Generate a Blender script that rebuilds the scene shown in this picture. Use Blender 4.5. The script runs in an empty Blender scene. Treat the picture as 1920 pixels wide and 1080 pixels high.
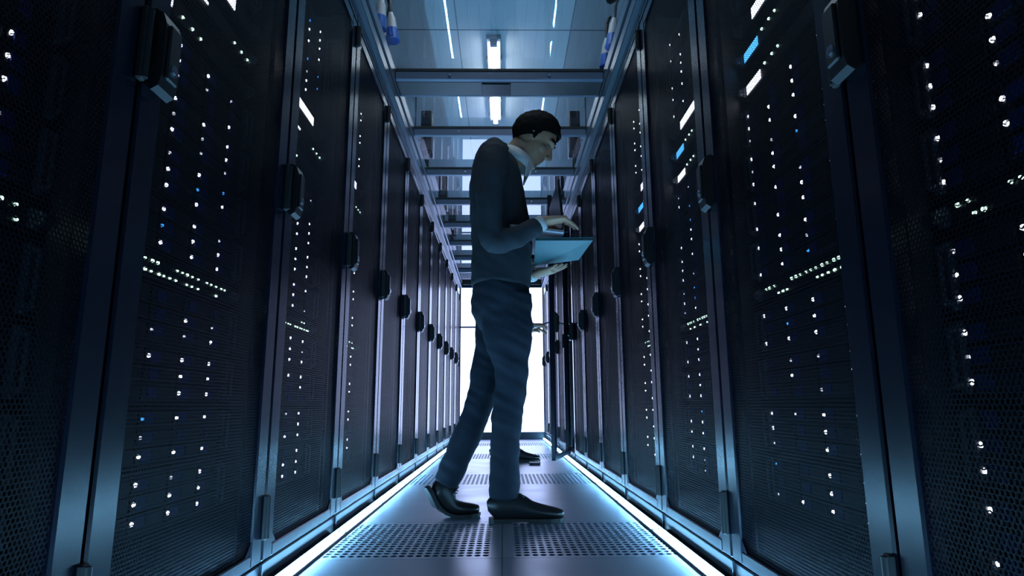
import bpy, bmesh, math, random
from mathutils import Vector, Matrix, noise
from mathutils import Euler
random.seed(11)
R = math.radians
scene = bpy.context.scene
col = scene.collection

# ------------------------------------------------------------------ camera
cam_d = bpy.data.cameras.new('camera')
cam_d.sensor_width = 36.0
cam_d.lens = 36.0 * 1167.0 / 1920.0
cam_d.clip_start = 0.02
cam = bpy.data.objects.new('camera', cam_d)
col.objects.link(cam)
cam.location = (0.0135, 0.0, 0.46)
cam.rotation_euler = (Matrix.Rotation(R(-0.875), 3, 'Z') @ Matrix.Rotation(R(90 + 10.7), 3, 'X') @ Matrix.Rotation(R(-0.30), 3, 'Z')).to_euler()
scene.camera = cam

# ------------------------------------------------------------------ world, exposure, light levels
world = bpy.data.worlds.new('world')
scene.world = world
world.use_nodes = True
world.node_tree.nodes['Background'].inputs[0].default_value = (0.10, 0.16, 0.26, 1)
world.node_tree.nodes['Background'].inputs[1].default_value = 0.004
vs = scene.view_settings
scene.display_settings.display_device = 'sRGB'
vs.view_transform = 'Standard'
vs.look = 'None'
vs.exposure = 0.0
vs.gamma = 1.0
vs.use_curve_mapping = False
STRIP_LIGHT = 118.0      # floor light strips
DOOR_LIGHT = 5.4        # frosted glass door lit from the next room
TUBE_LIGHT = 22.0      # old fluorescent tube on the room ceiling
FILL_TUBE_LIGHT = 60.0 # added fill lamp out of view, brightens the man, floor and ceiling
LED_LIGHT = 6.5
cy = scene.cycles
cy.use_denoising = True
try:
    cy.denoiser = 'OPENIMAGEDENOISE'
except Exception:
    pass
cy.max_bounces = 10
cy.diffuse_bounces = 4
cy.glossy_bounces = 5
cy.transparent_max_bounces = 64
cy.sample_clamp_indirect = 4.0
cy.caustics_reflective = False
cy.caustics_refractive = False

# ------------------------------------------------------------------ materials
MATS = {}
def principled(name, color, rough=0.5, metal=0.0, spec=0.5, emit=None, strength=0.0, bump=None, coat=0.0):
    m = bpy.data.materials.new(name)
    m.use_nodes = True
    nt = m.node_tree
    b = nt.nodes['Principled BSDF']
    b.inputs['Base Color'].default_value = (*color, 1)
    b.inputs['Roughness'].default_value = rough
    b.inputs['Metallic'].default_value = metal
    b.inputs['Specular IOR Level'].default_value = spec
    b.inputs['Coat Weight'].default_value = coat
    if emit:
        b.inputs['Emission Color'].default_value = (*emit, 1)
        b.inputs['Emission Strength'].default_value = strength
    if bump:
        scale, amount = bump
        tc = nt.nodes.new('ShaderNodeTexCoord')
        nz = nt.nodes.new('ShaderNodeTexNoise')
        nz.inputs['Scale'].default_value = scale
        nz.inputs['Detail'].default_value = 4
        bp = nt.nodes.new('ShaderNodeBump')
        bp.inputs['Strength'].default_value = amount
        bp.inputs['Distance'].default_value = 0.004
        nt.links.new(tc.outputs['Object'], nz.inputs['Vector'])
        nt.links.new(nz.outputs['Fac'], bp.inputs['Height'])
        nt.links.new(bp.outputs['Normal'], b.inputs['Normal'])
    MATS[name] = m
    return m

def emitter(name, color, strength, sample=True):
    m = bpy.data.materials.new(name)
    m.use_nodes = True
    nt = m.node_tree
    nt.nodes.clear()
    out = nt.nodes.new('ShaderNodeOutputMaterial')
    e = nt.nodes.new('ShaderNodeEmission')
    e.inputs[0].default_value = (*color, 1)
    e.inputs[1].default_value = strength
    nt.links.new(e.outputs[0], out.inputs[0])
    if not sample:
        m.cycles.emission_sampling = 'NONE'
    MATS[name] = m
    return m

rack_paint = principled('rack_paint', (0.008, 0.012, 0.024), 0.34, spec=0.4)
frame_paint = principled('frame_paint', (0.003, 0.006, 0.014), 0.26, spec=0.40)
dark_metal = principled('dark_metal', (0.016, 0.018, 0.022), 0.42)
black_plastic = principled('black_plastic', (0.008, 0.009, 0.011), 0.38)
rubber = principled('rubber', (0.006, 0.006, 0.007), 0.6)
alu = principled('aluminium', (0.13, 0.16, 0.20), 0.30, metal=0.6)
beam_paint = principled('beam_paint', (0.12, 0.15, 0.22), 0.40, metal=0.2)
plinth_metal = principled('plinth_metal', (0.020, 0.028, 0.040), 0.45, spec=0.25)
chrome = principled('chrome', (0.6, 0.62, 0.66), 0.2, metal=1.0)
server_face = principled('server_face', (0.006, 0.007, 0.009), 0.5, spec=0.25)
carrier_face = principled('carrier_face', (0.004, 0.005, 0.007), 0.55, spec=0.2)
latch_blue = principled('latch_blue', (0.004, 0.014, 0.09), 0.5, spec=0.2)
ear_grey = principled('ear_grey', (0.05, 0.06, 0.075), 0.4, metal=0.2)
white_plastic = principled('white_plastic', (0.55, 0.56, 0.60), 0.45)
plug_blue = principled('plug_blue', (0.015, 0.12, 0.55), 0.38)
wall_paint = principled('wall_paint', (0.62, 0.65, 0.70), 0.6, bump=(30, 0.05))
skin = principled('skin', (0.54, 0.31, 0.20), 0.5)
hair_mat = principled('hair', (0.007, 0.005, 0.004), 0.8, spec=0.15, bump=(120, 0.8))
beard_mat = principled('beard', (0.035, 0.024, 0.018), 0.8, bump=(300, 0.8))
shirt_mat = principled('shirt_white', (0.84, 0.87, 0.88), 0.75, bump=(200, 0.1))
sweater_mat = principled('sweater', (0.028, 0.037, 0.049), 0.85, bump=(260, 0.35))
trouser_mat = principled('trousers', (0.0095, 0.0175, 0.033), 0.85, bump=(300, 0.25))
worker_mat = principled('worker_jacket', (0.035, 0.055, 0.065), 0.85, bump=(260, 0.3))
shoe_mat = principled('shoe_leather', (0.012, 0.011, 0.012), 0.38)
sole_mat = principled('shoe_sole', (0.010, 0.009, 0.008), 0.6)
lace_mat = principled('lace', (0.03, 0.03, 0.035), 0.7)
folder_mat = principled('folder_teal', (0.045, 0.16, 0.19), 0.5)
laptop_silver = principled('laptop_silver', (0.50, 0.50, 0.56), 0.35, metal=0.5)
screen_dark = principled('screen_dark', (0.008, 0.009, 0.012), 0.2)
key_mat = principled('keys', (0.02, 0.02, 0.022), 0.5)
eye_mat = principled('eye_white', (0.25, 0.25, 0.25), 0.2)
iris_mat = principled('iris', (0.03, 0.018, 0.01), 0.2)
lip_mat = principled('lips', (0.33, 0.15, 0.12), 0.5)
strip_glow = emitter('strip_glow', (0.23, 0.61, 1.0), STRIP_LIGHT)
door_glow = emitter('door_glow', (0.47, 0.58, 1.0), DOOR_LIGHT)
tube_glow = emitter('tube_glow', (0.85, 0.92, 1.0), TUBE_LIGHT)
tube_glow_near = emitter('tube_glow_near', (0.80, 0.90, 1.0), FILL_TUBE_LIGHT)
led_white = emitter('led_white', (0.86, 0.88, 1.0), LED_LIGHT, False)
led_dim = emitter('led_dim', (0.75, 0.78, 0.95), LED_LIGHT * 0.25, False)
led_blue = emitter('led_blue', (0.05, 0.35, 1.0), LED_LIGHT * 0.30, False)
led_green = emitter('led_green', (0.62, 1.0, 0.85), LED_LIGHT * 0.55, False)
disp_white = emitter('display_white', (0.80, 0.83, 1.0), 4.0, False)
disp_blue = emitter('display_blue', (0.07, 0.40, 0.95), 3.2, False)

def nodes_of(m):
    return m.node_tree.nodes, m.node_tree.links

def math_node(nt, op, a, b=None, c=None):
    n = nt.nodes.new('ShaderNodeMath')
    n.operation = op
    for k, v in enumerate((a, b, c)):
        if v is None:
            continue
        if isinstance(v, (int, float)):
            n.inputs[k].default_value = v
        else:
            nt.links.new(v, n.inputs[k])
    return n.outputs[0]

def perforated():
    """black sheet steel with a honeycomb of see-through holes, 8 mm pitch"""
    m = principled('perforated_sheet', (0.0025, 0.0045, 0.010), 0.42, spec=0.10)
    nt = m.node_tree
    b = nt.nodes['Principled BSDF']
    out = nt.nodes['Material Output']
    tc = nt.nodes.new('ShaderNodeTexCoord')
    sp = nt.nodes.new('ShaderNodeSeparateXYZ')
    nt.links.new(tc.outputs['Object'], sp.inputs[0])
    pitch = 0.0082
    x = math_node(nt, 'DIVIDE', sp.outputs['X'], pitch)
    z = math_node(nt, 'DIVIDE', sp.outputs['Z'], pitch)
    s3 = 1.7320508
    def cell(px, pz):
        fx = math_node(nt, 'SUBTRACT', math_node(nt, 'FLOORED_MODULO', px, 1.0), 0.5)
        fz = math_node(nt, 'SUBTRACT', math_node(nt, 'FLOORED_MODULO', pz, s3), s3 / 2)
        ax = math_node(nt, 'ABSOLUTE', fx)
        az = math_node(nt, 'ABSOLUTE', fz)
        e = math_node(nt, 'ADD', math_node(nt, 'MULTIPLY', ax, 0.5), math_node(nt, 'MULTIPLY', az, s3 / 2))
        return math_node(nt, 'MAXIMUM', ax, e)
    d = math_node(nt, 'MINIMUM', cell(x, z),
                  cell(math_node(nt, 'SUBTRACT', x, 0.5), math_node(nt, 'SUBTRACT', z, s3 / 2)))
    hole = math_node(nt, 'LESS_THAN', d, 0.432)
    tr = nt.nodes.new('ShaderNodeBsdfTransparent')
    mix = nt.nodes.new('ShaderNodeMixShader')
    nt.links.new(hole, mix.inputs[0])
    nt.links.new(b.outputs[0], mix.inputs[1])
    nt.links.new(tr.outputs[0], mix.inputs[2])
    nt.links.new(mix.outputs[0], out.inputs[0])
    return m
perforated_sheet = perforated()

def roof_glass_material():
    m = bpy.data.materials.new('roof_glass')
    m.use_nodes = True
    nt = m.node_tree
    nt.nodes.clear()
    out = nt.nodes.new('ShaderNodeOutputMaterial')
    tr = nt.nodes.new('ShaderNodeBsdfTransparent')
    tr.inputs[0].default_value = (0.93, 0.97, 0.98, 1)
    gl = nt.nodes.new('ShaderNodeBsdfGlossy')
    gl.inputs['Roughness'].default_value = 0.015
    fr = nt.nodes.new('ShaderNodeFresnel')
    fr.inputs['IOR'].default_value = 2.1
    ge = nt.nodes.new('ShaderNodeNewGeometry')
    front = math_node(nt, 'SUBTRACT', 1.0, ge.outputs['Backfacing'])
    fac = math_node(nt, 'MULTIPLY', fr.outputs[0], front)
    mix = nt.nodes.new('ShaderNodeMixShader')
    nt.links.new(fac, mix.inputs[0])
    nt.links.new(tr.outputs[0], mix.inputs[1])
    nt.links.new(gl.outputs[0], mix.inputs[2])
    nt.links.new(mix.outputs[0], out.inputs[0])
    return m
roof_glass = roof_glass_material()

def floor_material():
    m = principled('floor_laminate', (0.32, 0.37, 0.50), 0.30, spec=0.5)
    nt = m.node_tree
    b = nt.nodes['Principled BSDF']
    tc = nt.nodes.new('ShaderNodeTexCoord')
    sp = nt.nodes.new('ShaderNodeSeparateXYZ')
    nt.links.new(tc.outputs['Object'], sp.inputs[0])
    def seam(coord, off, size):
        f = math_node(nt, 'FLOORED_MODULO', math_node(nt, 'SUBTRACT', coord, off), size)
        f = math_node(nt, 'MINIMUM', f, math_node(nt, 'SUBTRACT', size, f))
        return math_node(nt, 'LESS_THAN', f, 0.0016)
    s = math_node(nt, 'MAXIMUM', seam(sp.outputs['X'], 0.01, 0.6), seam(sp.outputs['Y'], 2.03, 0.6033))
    nz = nt.nodes.new('ShaderNodeTexNoise')
    nz.inputs['Scale'].default_value = 6
    nz.inputs['Detail'].default_value = 6
    nt.links.new(tc.outputs['Object'], nz.inputs['Vector'])
    ramp = nt.nodes.new('ShaderNodeMapRange')
    ramp.inputs['To Min'].default_value = 0.24
    ramp.inputs['To Max'].default_value = 0.40
    nt.links.new(nz.outputs['Fac'], ramp.inputs['Value'])
    nt.links.new(ramp.outputs[0], b.inputs['Roughness'])
    mix = nt.nodes.new('ShaderNodeMix')
    mix.data_type = 'RGBA'
    mix.inputs[6].default_value = (0.32, 0.37, 0.50, 1)
    mix.inputs[7].default_value = (0.10, 0.11, 0.14, 1)
    nt.links.new(s, mix.inputs[0])
    nt.links.new(mix.outputs[2], b.inputs['Base Color'])
    return m
floor_mat = floor_material()
void_mat = principled('subfloor_concrete', (0.03, 0.03, 0.035), 0.9)

def ceiling_material():
    m = principled('ceiling_panels', (0.84, 0.88, 0.92), 0.45)
    nt = m.node_tree
    b = nt.nodes['Principled BSDF']
    tc = nt.nodes.new('ShaderNodeTexCoord')
    sp = nt.nodes.new('ShaderNodeSeparateXYZ')
    nt.links.new(tc.outputs['Object'], sp.inputs[0])
    def seam(coord, off, size, w):
        f = math_node(nt, 'FLOORED_MODULO', math_node(nt, 'SUBTRACT', coord, off), size)
        f = math_node(nt, 'MINIMUM', f, math_node(nt, 'SUBTRACT', size, f))
        return math_node(nt, 'LESS_THAN', f, w)
    big = math_node(nt, 'MAXIMUM', seam(sp.outputs['X'], -0.34, 0.9, 0.004), seam(sp.outputs['Y'], 4.49, 3.0, 0.008))
    rib = math_node(nt, 'MULTIPLY', seam(sp.outputs['X'], -0.34, 0.09, 0.004), 0.14)
    s = math_node(nt, 'MAXIMUM', big, rib)
    mix = nt.nodes.new('ShaderNodeMix')
    mix.data_type = 'RGBA'
    mix.inputs[6].default_value = (0.84, 0.88, 0.92, 1)
    mix.inputs[7].default_value = (0.25, 0.29, 0.33, 1)
    nt.links.new(s, mix.inputs[0])
    nt.links.new(mix.outputs[2], b.inputs['Base Color'])
    return m
ceiling_mat = ceiling_material()

# ------------------------------------------------------------------ mesh helpers
class MB:
    """collects shapes for ONE mesh object"""
    def __init__(self):
        self.v, self.f, self.m, self.s = [], [], [], []
    def add(self, verts, faces, mat=0, smooth=False):
        o = len(self.v)
        self.v += [tuple(p) for p in verts]
        for f in faces:
            self.f.append([i + o for i in f])
            self.m.append(mat)
            self.s.append(smooth)
        return self
    def box(self, x0, x1, y0, y1, z0, z1, c=0.0, mat=0, M=None):
        if x0 > x1: x0, x1 = x1, x0
        if y0 > y1: y0, y1 = y1, y0
        if z0 > z1: z0, z1 = z1, z0
        c = min(c, (x1 - x0) * .45, (y1 - y0) * .45, (z1 - z0) * .45)
        if c <= 0:
            vs_ = [(x, y, z) for x in (x0, x1) for y in (y0, y1) for z in (z0, z1)]
            fs = [(0, 1, 3, 2), (4, 6, 7, 5), (0, 4, 5, 1), (2, 3, 7, 6), (0, 2, 6, 4), (1, 5, 7, 3)]
        else:
            vs_, idx = [], {}
            for i, x in enumerate((x0, x1)):
                for j, y in enumerate((y0, y1)):
                    for k, z in enumerate((z0, z1)):
                        sx, sy, sz = (1, -1)[i], (1, -1)[j], (1, -1)[k]
                        idx[i, j, k, 0] = len(vs_); vs_.append((x, y + sy * c, z + sz * c))
                        idx[i, j, k, 1] = len(vs_); vs_.append((x + sx * c, y, z + sz * c))
                        idx[i, j, k, 2] = len(vs_); vs_.append((x + sx * c, y + sy * c, z))
            fs = []
            def quad(a, axis, pat):
                return [idx[(*t, axis)] for t in pat]
            for i in (0, 1):
                q = [idx[i, 0, 0, 0], idx[i, 1, 0, 0], idx[i, 1, 1, 0], idx[i, 0, 1, 0]]
                fs.append(q if i else q[::-1])
                q = [idx[0, i, 0, 1], idx[1, i, 0, 1], idx[1, i, 1, 1], idx[0, i, 1, 1]]
                fs.append(q[::-1] if i else q)
                q = [idx[0, 0, i, 2], idx[1, 0, i, 2], idx[1, 1, i, 2], idx[0, 1, i, 2]]
                fs.append(q if i else q[::-1])
            for i in (0, 1):
                for j in (0, 1):
                    q = [idx[i, j, 0, 0], idx[i, j, 1, 0], idx[i, j, 1, 1], idx[i, j, 0, 1]]
                    fs.append(q if i == j else q[::-1])
                    q = [idx[i, 0, j, 0], idx[i, 0, j, 2], idx[i, 1, j, 2], idx[i, 1, j, 0]]
                    fs.append(q if i == j else q[::-1])
                    q = [idx[0, i, j, 1], idx[1, i, j, 1], idx[1, i, j, 2], idx[0, i, j, 2]]
                    fs.append(q if i == j else q[::-1])
            for i in (0, 1):
                for j in (0, 1):
                    for k in (0, 1):
                        t = [idx[i, j, k, 0], idx[i, j, k, 1], idx[i, j, k, 2]]
                        fs.append(t if (i + j + k) % 2 else t[::-1])
        if M is not None:
            vs_ = [M @ Vector(p) for p in vs_]
        return self.add(vs_, fs, mat)
    def prism(self, pts, axis, a, b, mat=0):
        """polygon given in the two other axes, extruded along axis from a to b"""
        def P(p, t):
            if axis == 'x': return (t, p[0], p[1])
            if axis == 'y': return (p[0], t, p[1])
            return (p[0], p[1], t)
        n = len(pts)
        vs_ = [P(p, a) for p in pts] + [P(p, b) for p in pts]
        fs = [list(range(n))[::-1], list(range(n, 2 * n))]
        fs += [[i, (i + 1) % n, n + (i + 1) % n, n + i] for i in range(n)]
        return self.add(vs_, fs, mat)
    def cyl(self, p0, p1, r0, r1=None, n=16, mat=0, smooth=True):
        r1 = r0 if r1 is None else r1
        p0, p1 = Vector(p0), Vector(p1)
        t = (p1 - p0).normalized()
        s = t.orthogonal().normalized()
        b = t.cross(s)
        A = [p0 + (s * math.cos(2 * math.pi * i / n) + b * math.sin(2 * math.pi * i / n)) * r0 for i in range(n)]
        B = [p1 + (s * math.cos(2 * math.pi * i / n) + b * math.sin(2 * math.pi * i / n)) * r1 for i in range(n)]
        self.add(A + B, [[i, (i + 1) % n, n + (i + 1) % n, n + i] for i in range(n)], mat, smooth)
        self.add(A, [list(range(n))[::-1]], mat)
        self.add(B, [list(range(n))], mat)
        return self
    def tube(self, pts, r, n=10, mat=0, sub=6):
        return self.loft([(Vector(p), r, r) for p in pts], Vector((0.123, 0.3, 1)), n, sub, mat)
    def loft(self, rings, side, n=20, sub=4, mat=0, sq=1.0):
        """smooth tapering body through rings (centre, radius along side, radius across)"""
        P = [(Vector(c), ra, rb) for c, ra, rb in rings]
        seq = []
        k = len(P)
        for i in range(k - 1):
            a, b, c, d = P[max(i - 1, 0)], P[i], P[i + 1], P[min(i + 2, k - 1)]
            for j in range(sub):
                t = j / sub
                def cr(w, x, y, z):
                    return 0.5 * ((2 * x) + (y - w) * t + (2 * w - 5 * x + 4 * y - z) * t * t + (3 * x - w - 3 * y + z) * t ** 3)
                seq.append((cr(a[0], b[0], c[0], d[0]), max(cr(a[1], b[1], c[1], d[1]), 1e-4), max(cr(a[2], b[2], c[2], d[2]), 1e-4)))
        seq.append(P[-1])
        side = Vector(side)
        vs_, fs = [], []
        prev = None
        for i, (c, ra, rb) in enumerate(seq):
            t = (seq[min(i + 1, len(seq) - 1)][0] - seq[max(i - 1, 0)][0]).normalized()
            s = side - t * side.dot(t)
            if s.length < 0.15 and prev is not None:
                s = prev - t * prev.dot(t)
            s.normalize()
            prev = s
            b = t.cross(s)
            for q in range(n):
                an = 2 * math.pi * q / n
                ca, sa = math.cos(an), math.sin(an)
                if sq != 1.0:
                    ca = math.copysign(abs(ca) ** sq, ca); sa = math.copysign(abs(sa) ** sq, sa)
                vs_.append(c + s * ra * ca + b * rb * sa)
        m = len(seq)
        for i in range(m - 1):
            for q in range(n):
                fs.append([i * n + q, i * n + (q + 1) % n, (i + 1) * n + (q + 1) % n, (i + 1) * n + q])
        t0 = (seq[1][0] - seq[0][0]).normalized()
        t1 = (seq[-1][0] - seq[-2][0]).normalized()
        e0, e1 = len(vs_), len(vs_) + 1
        vs_.append(seq[0][0] - t0 * min(seq[0][1], seq[0][2]) * 0.45)
        vs_.append(seq[-1][0] + t1 * min(seq[-1][1], seq[-1][2]) * 0.45)
        for q in range(n):
            fs.append([e0, (q + 1) % n, q])
            fs.append([e1, (m - 1) * n + q, (m - 1) * n + (q + 1) % n])
        return self.add(vs_, fs, mat, True)
    def ball(self, c, rx, ry, rz, M=None, n=18, mat=0):
        vs_, fs = [], []
        h = n // 2
        c = Vector(c)
        for i in range(1, h):
            th = math.pi * i / h
            for j in range(n):
                ph = 2 * math.pi * j / n
                p = Vector((rx * math.sin(th) * math.cos(ph), ry * math.sin(th) * math.sin(ph), rz * math.cos(th)))
                vs_.append(c + (M @ p if M is not None else p))
        top = Vector((0, 0, rz)); bot = Vector((0, 0, -rz))
        vs_.append(c + (M @ top if M is not None else top))
        vs_.append(c + (M @ bot if M is not None else bot))
        T, B = len(vs_) - 2, len(vs_) - 1
        for i in range(h - 2):
            for j in range(n):
                fs.append([i * n + j, (i + 1) * n + j, (i + 1) * n + (j + 1) % n, i * n + (j + 1) % n])
        for j in range(n):
            fs.append([T, j, (j + 1) % n])
            fs.append([B, (h - 2) * n + (j + 1) % n, (h - 2) * n + j])
        return self.add(vs_, fs, mat, True)
    def mesh(self, name):
        me = bpy.data.meshes.new(name)
        me.from_pydata(self.v, [], self.f)
        me.polygons.foreach_set('material_index', self.m)
        me.polygons.foreach_set('use_smooth', self.s)
        me.update()
        return me
    def build(self, name, mats, parent=None, loc=(0, 0, 0), rz=0.0):
        me = self.mesh(name)
        for m in (mats if isinstance(mats, (list, tuple)) else [mats]):
            me.materials.append(m)
        return link(name, me, parent, loc, rz)

def link(name, data, parent=None, loc=(0, 0, 0), rz=0.0):
    o = bpy.data.objects.new(name, data)
    col.objects.link(o)
    o.location = loc
    o.rotation_euler = (0, 0, rz)
    if parent is not None:
        o.parent = parent
    return o

def tag(o, label, cat, group=None, kind=None):
    if label: o['label'] = label
    if cat: o['category'] = cat
    if group: o['group'] = group
    o['kind'] = kind or 'thing'
    return o

def thing(name, label, cat, loc=(0, 0, 0), rz=0.0, group=None):
    return tag(link(name, None, None, loc, rz), label, cat, group)

def struct(name, mb, mats, label=None):
    o = mb.build(name, mats)
    o['kind'] = 'structure'
    if label:
        o['label'] = label
        o['category'] = name.split('_')[0]
    return o

KIDS = {}
def kids(o):
    return [c for c in bpy.data.objects if c.parent is o]
def copy_tree(o, parent=None, table=None):
    c = o.copy()
    col.objects.link(c)
    c.parent = parent
    for ch in (table[o.name] if table is not None and o.name in table else (kids(o) if table is None else [])):
        copy_tree(ch, c, table)
    return c
def child_table(o):
    t = {}
    def walk(x):
        ks = kids(x)
        t[x.name] = ks
        for k in ks: walk(k)
    walk(o)
    return t

ORD = ['first', 'second', 'third', 'fourth', 'fifth', 'sixth', 'seventh', 'eighth', 'ninth', 'tenth', 'eleventh', 'twelfth']
PITCH, JOINT0 = 0.711, 0.267       # rack k stands from JOINT0 + k*PITCH
NRACK = 12
ROW_END = JOINT0 + NRACK * PITCH
AISLE = 0.6
def rack_y(k): return JOINT0 + (k + 0.5) * PITCH

# ------------------------------------------------------------------ the room
ROOM_X, ROOM_Y0, ROOM_Y1, ROOM_Z = 3.0, -2.0, 9.2, 3.40
TILE_Y = [2.03 + 1.81 * k for k in range(4)]
TILE_L = 0.60
mb = MB()
ys = [ROOM_Y0]
for y in TILE_Y: ys += [y, y + TILE_L]
ys.append(ROOM_Y1)
for i in range(0, len(ys) - 1):
    if i % 2 == 0:
        mb.box(-ROOM_X, ROOM_X, ys[i], ys[i + 1], -0.03, 0.0)
    else:
        mb.box(-ROOM_X, -0.59, ys[i], ys[i + 1], -0.03, 0.0)
        mb.box(0.61, ROOM_X, ys[i], ys[i + 1], -0.03, 0.0)
mb.box(-ROOM_X, ROOM_X, ROOM_Y0, ROOM_Y1, -0.46, -0.40, mat=1)
struct('floor', mb, [floor_mat, void_mat], 'pale grey raised floor of large square panels between the racks')
struct('ceiling', MB().box(-ROOM_X, ROOM_X, ROOM_Y0, ROOM_Y1, ROOM_Z, ROOM_Z + 0.1), ceiling_mat, 'white ribbed panel ceiling seen through the glass roof')
struct('wall_left', MB().box(-ROOM_X - 0.1, -ROOM_X, ROOM_Y0, ROOM_Y1, -0.46, ROOM_Z), wall_paint)
struct('wall_right', MB().box(ROOM_X, ROOM_X + 0.1, ROOM_Y0, ROOM_Y1, -0.46, ROOM_Z), wall_paint)
struct('wall_back', MB().box(-ROOM_X, ROOM_X, ROOM_Y0 - 0.1, ROOM_Y0, -0.46, ROOM_Z), wall_paint)
mb = MB()
mb.box(-ROOM_X, -0.66, ROOM_Y1, ROOM_Y1 + 0.1, -0.46, ROOM_Z)
mb.box(0.66, ROOM_X, ROOM_Y1, ROOM_Y1 + 0.1, -0.46, ROOM_Z)
mb.box(-0.66, 0.66, ROOM_Y1, ROOM_Y1 + 0.1, 2.26, ROOM_Z)
mb.box(-0.66, 0.66, ROOM_Y1, ROOM_Y1 + 0.1, -0.46, -0.0)
struct('wall_end', mb, wall_paint)

# the lit frosted door that closes the aisle
DY = ROW_END + 0.06
dr = link('door_1', None)
dr['kind'] = 'structure'
dr['label'] = 'bright frosted glass door closing the far end of the aisle'
dr['category'] = 'door'
MB().box(-0.592, 0.592, DY, DY + 0.012, 0.10, 2.15).build('frosted_pane', door_glow, dr)
mb = MB()
mb.box(-0.66, -0.585, DY - 0.02, DY + 0.05, 0.0, 2.26, 0.004)
mb.box(0.585, 0.66, DY - 0.02, DY + 0.05, 0.0, 2.26, 0.004)
mb.box(-0.585, 0.585, DY - 0.02, DY + 0.05, 0.0, 0.10, 0.004)
mb.box(-0.585, 0.585, DY - 0.02, DY + 0.05, 2.135, 2.26, 0.004)
mb.build('door_frame', rack_paint, dr)
MB().box(-0.585, 0.585, DY - 0.012, DY - 0.001, 1.552, 1.576, 0.003).build('middle_rail', dark_metal, dr)
for s in (-1, 1):
    MB().box(s * 0.42, s * 0.56, DY - 0.07, DY - 0.021, 2.17, 2.235, 0.006).build('door_closer', black_plastic, dr)

# perforated floor tiles, real holes
def tile_mesh():
    mb = MB()
    nx, ny = 20, 16
    W, L = 0.598, TILE_L - 0.004
    px, py = 0.0262, 0.0348
    x0, y0 = -nx * px / 2, -ny * py / 2
    n = 16
    for i in range(nx):
        for j in range(ny):
            cx, cyy = x0 + (i + .5) * px, y0 + (j + .5) * py
            outer, inner, low = [], [], []
            for q in range(n):
                a = 2 * math.pi * q / n
                ca, sa = math.cos(a), math.sin(a)
                k = 1 / max(abs(ca), abs(sa))
                outer.append((cx + ca * k * px / 2, cyy + sa * k * py / 2, 0))
                inner.append((cx + ca * px * 0.39, cyy + sa * py * 0.37, 0))
                low.append((cx + ca * px * 0.39, cyy + sa * py * 0.37, -0.022))
            fs = [[q, (q + 1) % n, n + (q + 1) % n, n + q] for q in range(n)]
            mb.add(outer + inner, fs)
            mb.add(inner + low, fs)
    x1, y1 = -x0, -y0
    mb.box(-W / 2, x0, -L / 2, L / 2, -0.03, 0)
    mb.box(x1, W / 2, -L / 2, L / 2, -0.03, 0)
    mb.box(x0, x1, -L / 2, y0, -0.03, 0)
    mb.box(x0, x1, y1, L / 2, -0.03, 0)
    me = mb.mesh('perforated_floor_tile')
    me.materials.append(tile_metal)
    return me
tile_metal = principled('tile_metal', (0.40, 0.45, 0.58), 0.32)
tm = tile_mesh()
where = ['just in front of the walking man', 'under the striding legs', 'by the feet of the second worker', 'nearest the bright end door']
for r_, y in enumerate(TILE_Y):
    for s, side in ((-0.29, 'left'), (0.31, 'right')):
        o = link('perforated_floor_tile', tm, None, (s, y + TILE_L / 2, 0))
        tag(o, f'perforated metal floor tile in the {side} half of the aisle, {["first", "second", "third", "fourth"][r_]} row', 'floor tile', 'perforated floor tiles')

# ------------------------------------------------------------------ floor light strips: real lamps
def strip_proto():
    root = thing('floor_light_strip', 'x', 'light strip', group='floor light strips')
    mb = MB().box(-0.35, 0.35, -0.013, 0.013, 0.0, 0.008, 0.002)
    mb.box(-0.3545, -0.35, -0.013, 0.013, 0, 0.014).box(0.35, 0.3545, -0.013, 0.013, 0, 0.014)
    mb.box(-0.35, 0.35, 0.0115, 0.013, 0.007, 0.026)  # rack-side lip added to shield the plinth from the strip's light
    mb.build('channel', dark_metal, root)
    mb = MB()
    mb.prism([(0.0082 * math.cos(math.pi * q / 8), 0.0085 + 0.0075 * math.sin(math.pi * q / 8)) for q in range(9)], 'x', -0.349, 0.349)
    mb.build('diffuser', strip_glow, root)
    return root
sp = strip_proto()
tb = child_table(sp)
first = True
for side, sx in (('left', -1), ('right', 1)):
    for k in range(NRACK):
        o = sp if first else copy_tree(sp, None, tb)
        first = False
        o.location = (sx * 0.572, rack_y(k), 0)
        o.rotation_euler = (0, 0, R(90) if sx < 0 else R(-90))
        o['label'] = f'glowing blue white floor light strip along the {ORD[k]} rack of the {side} row'

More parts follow.
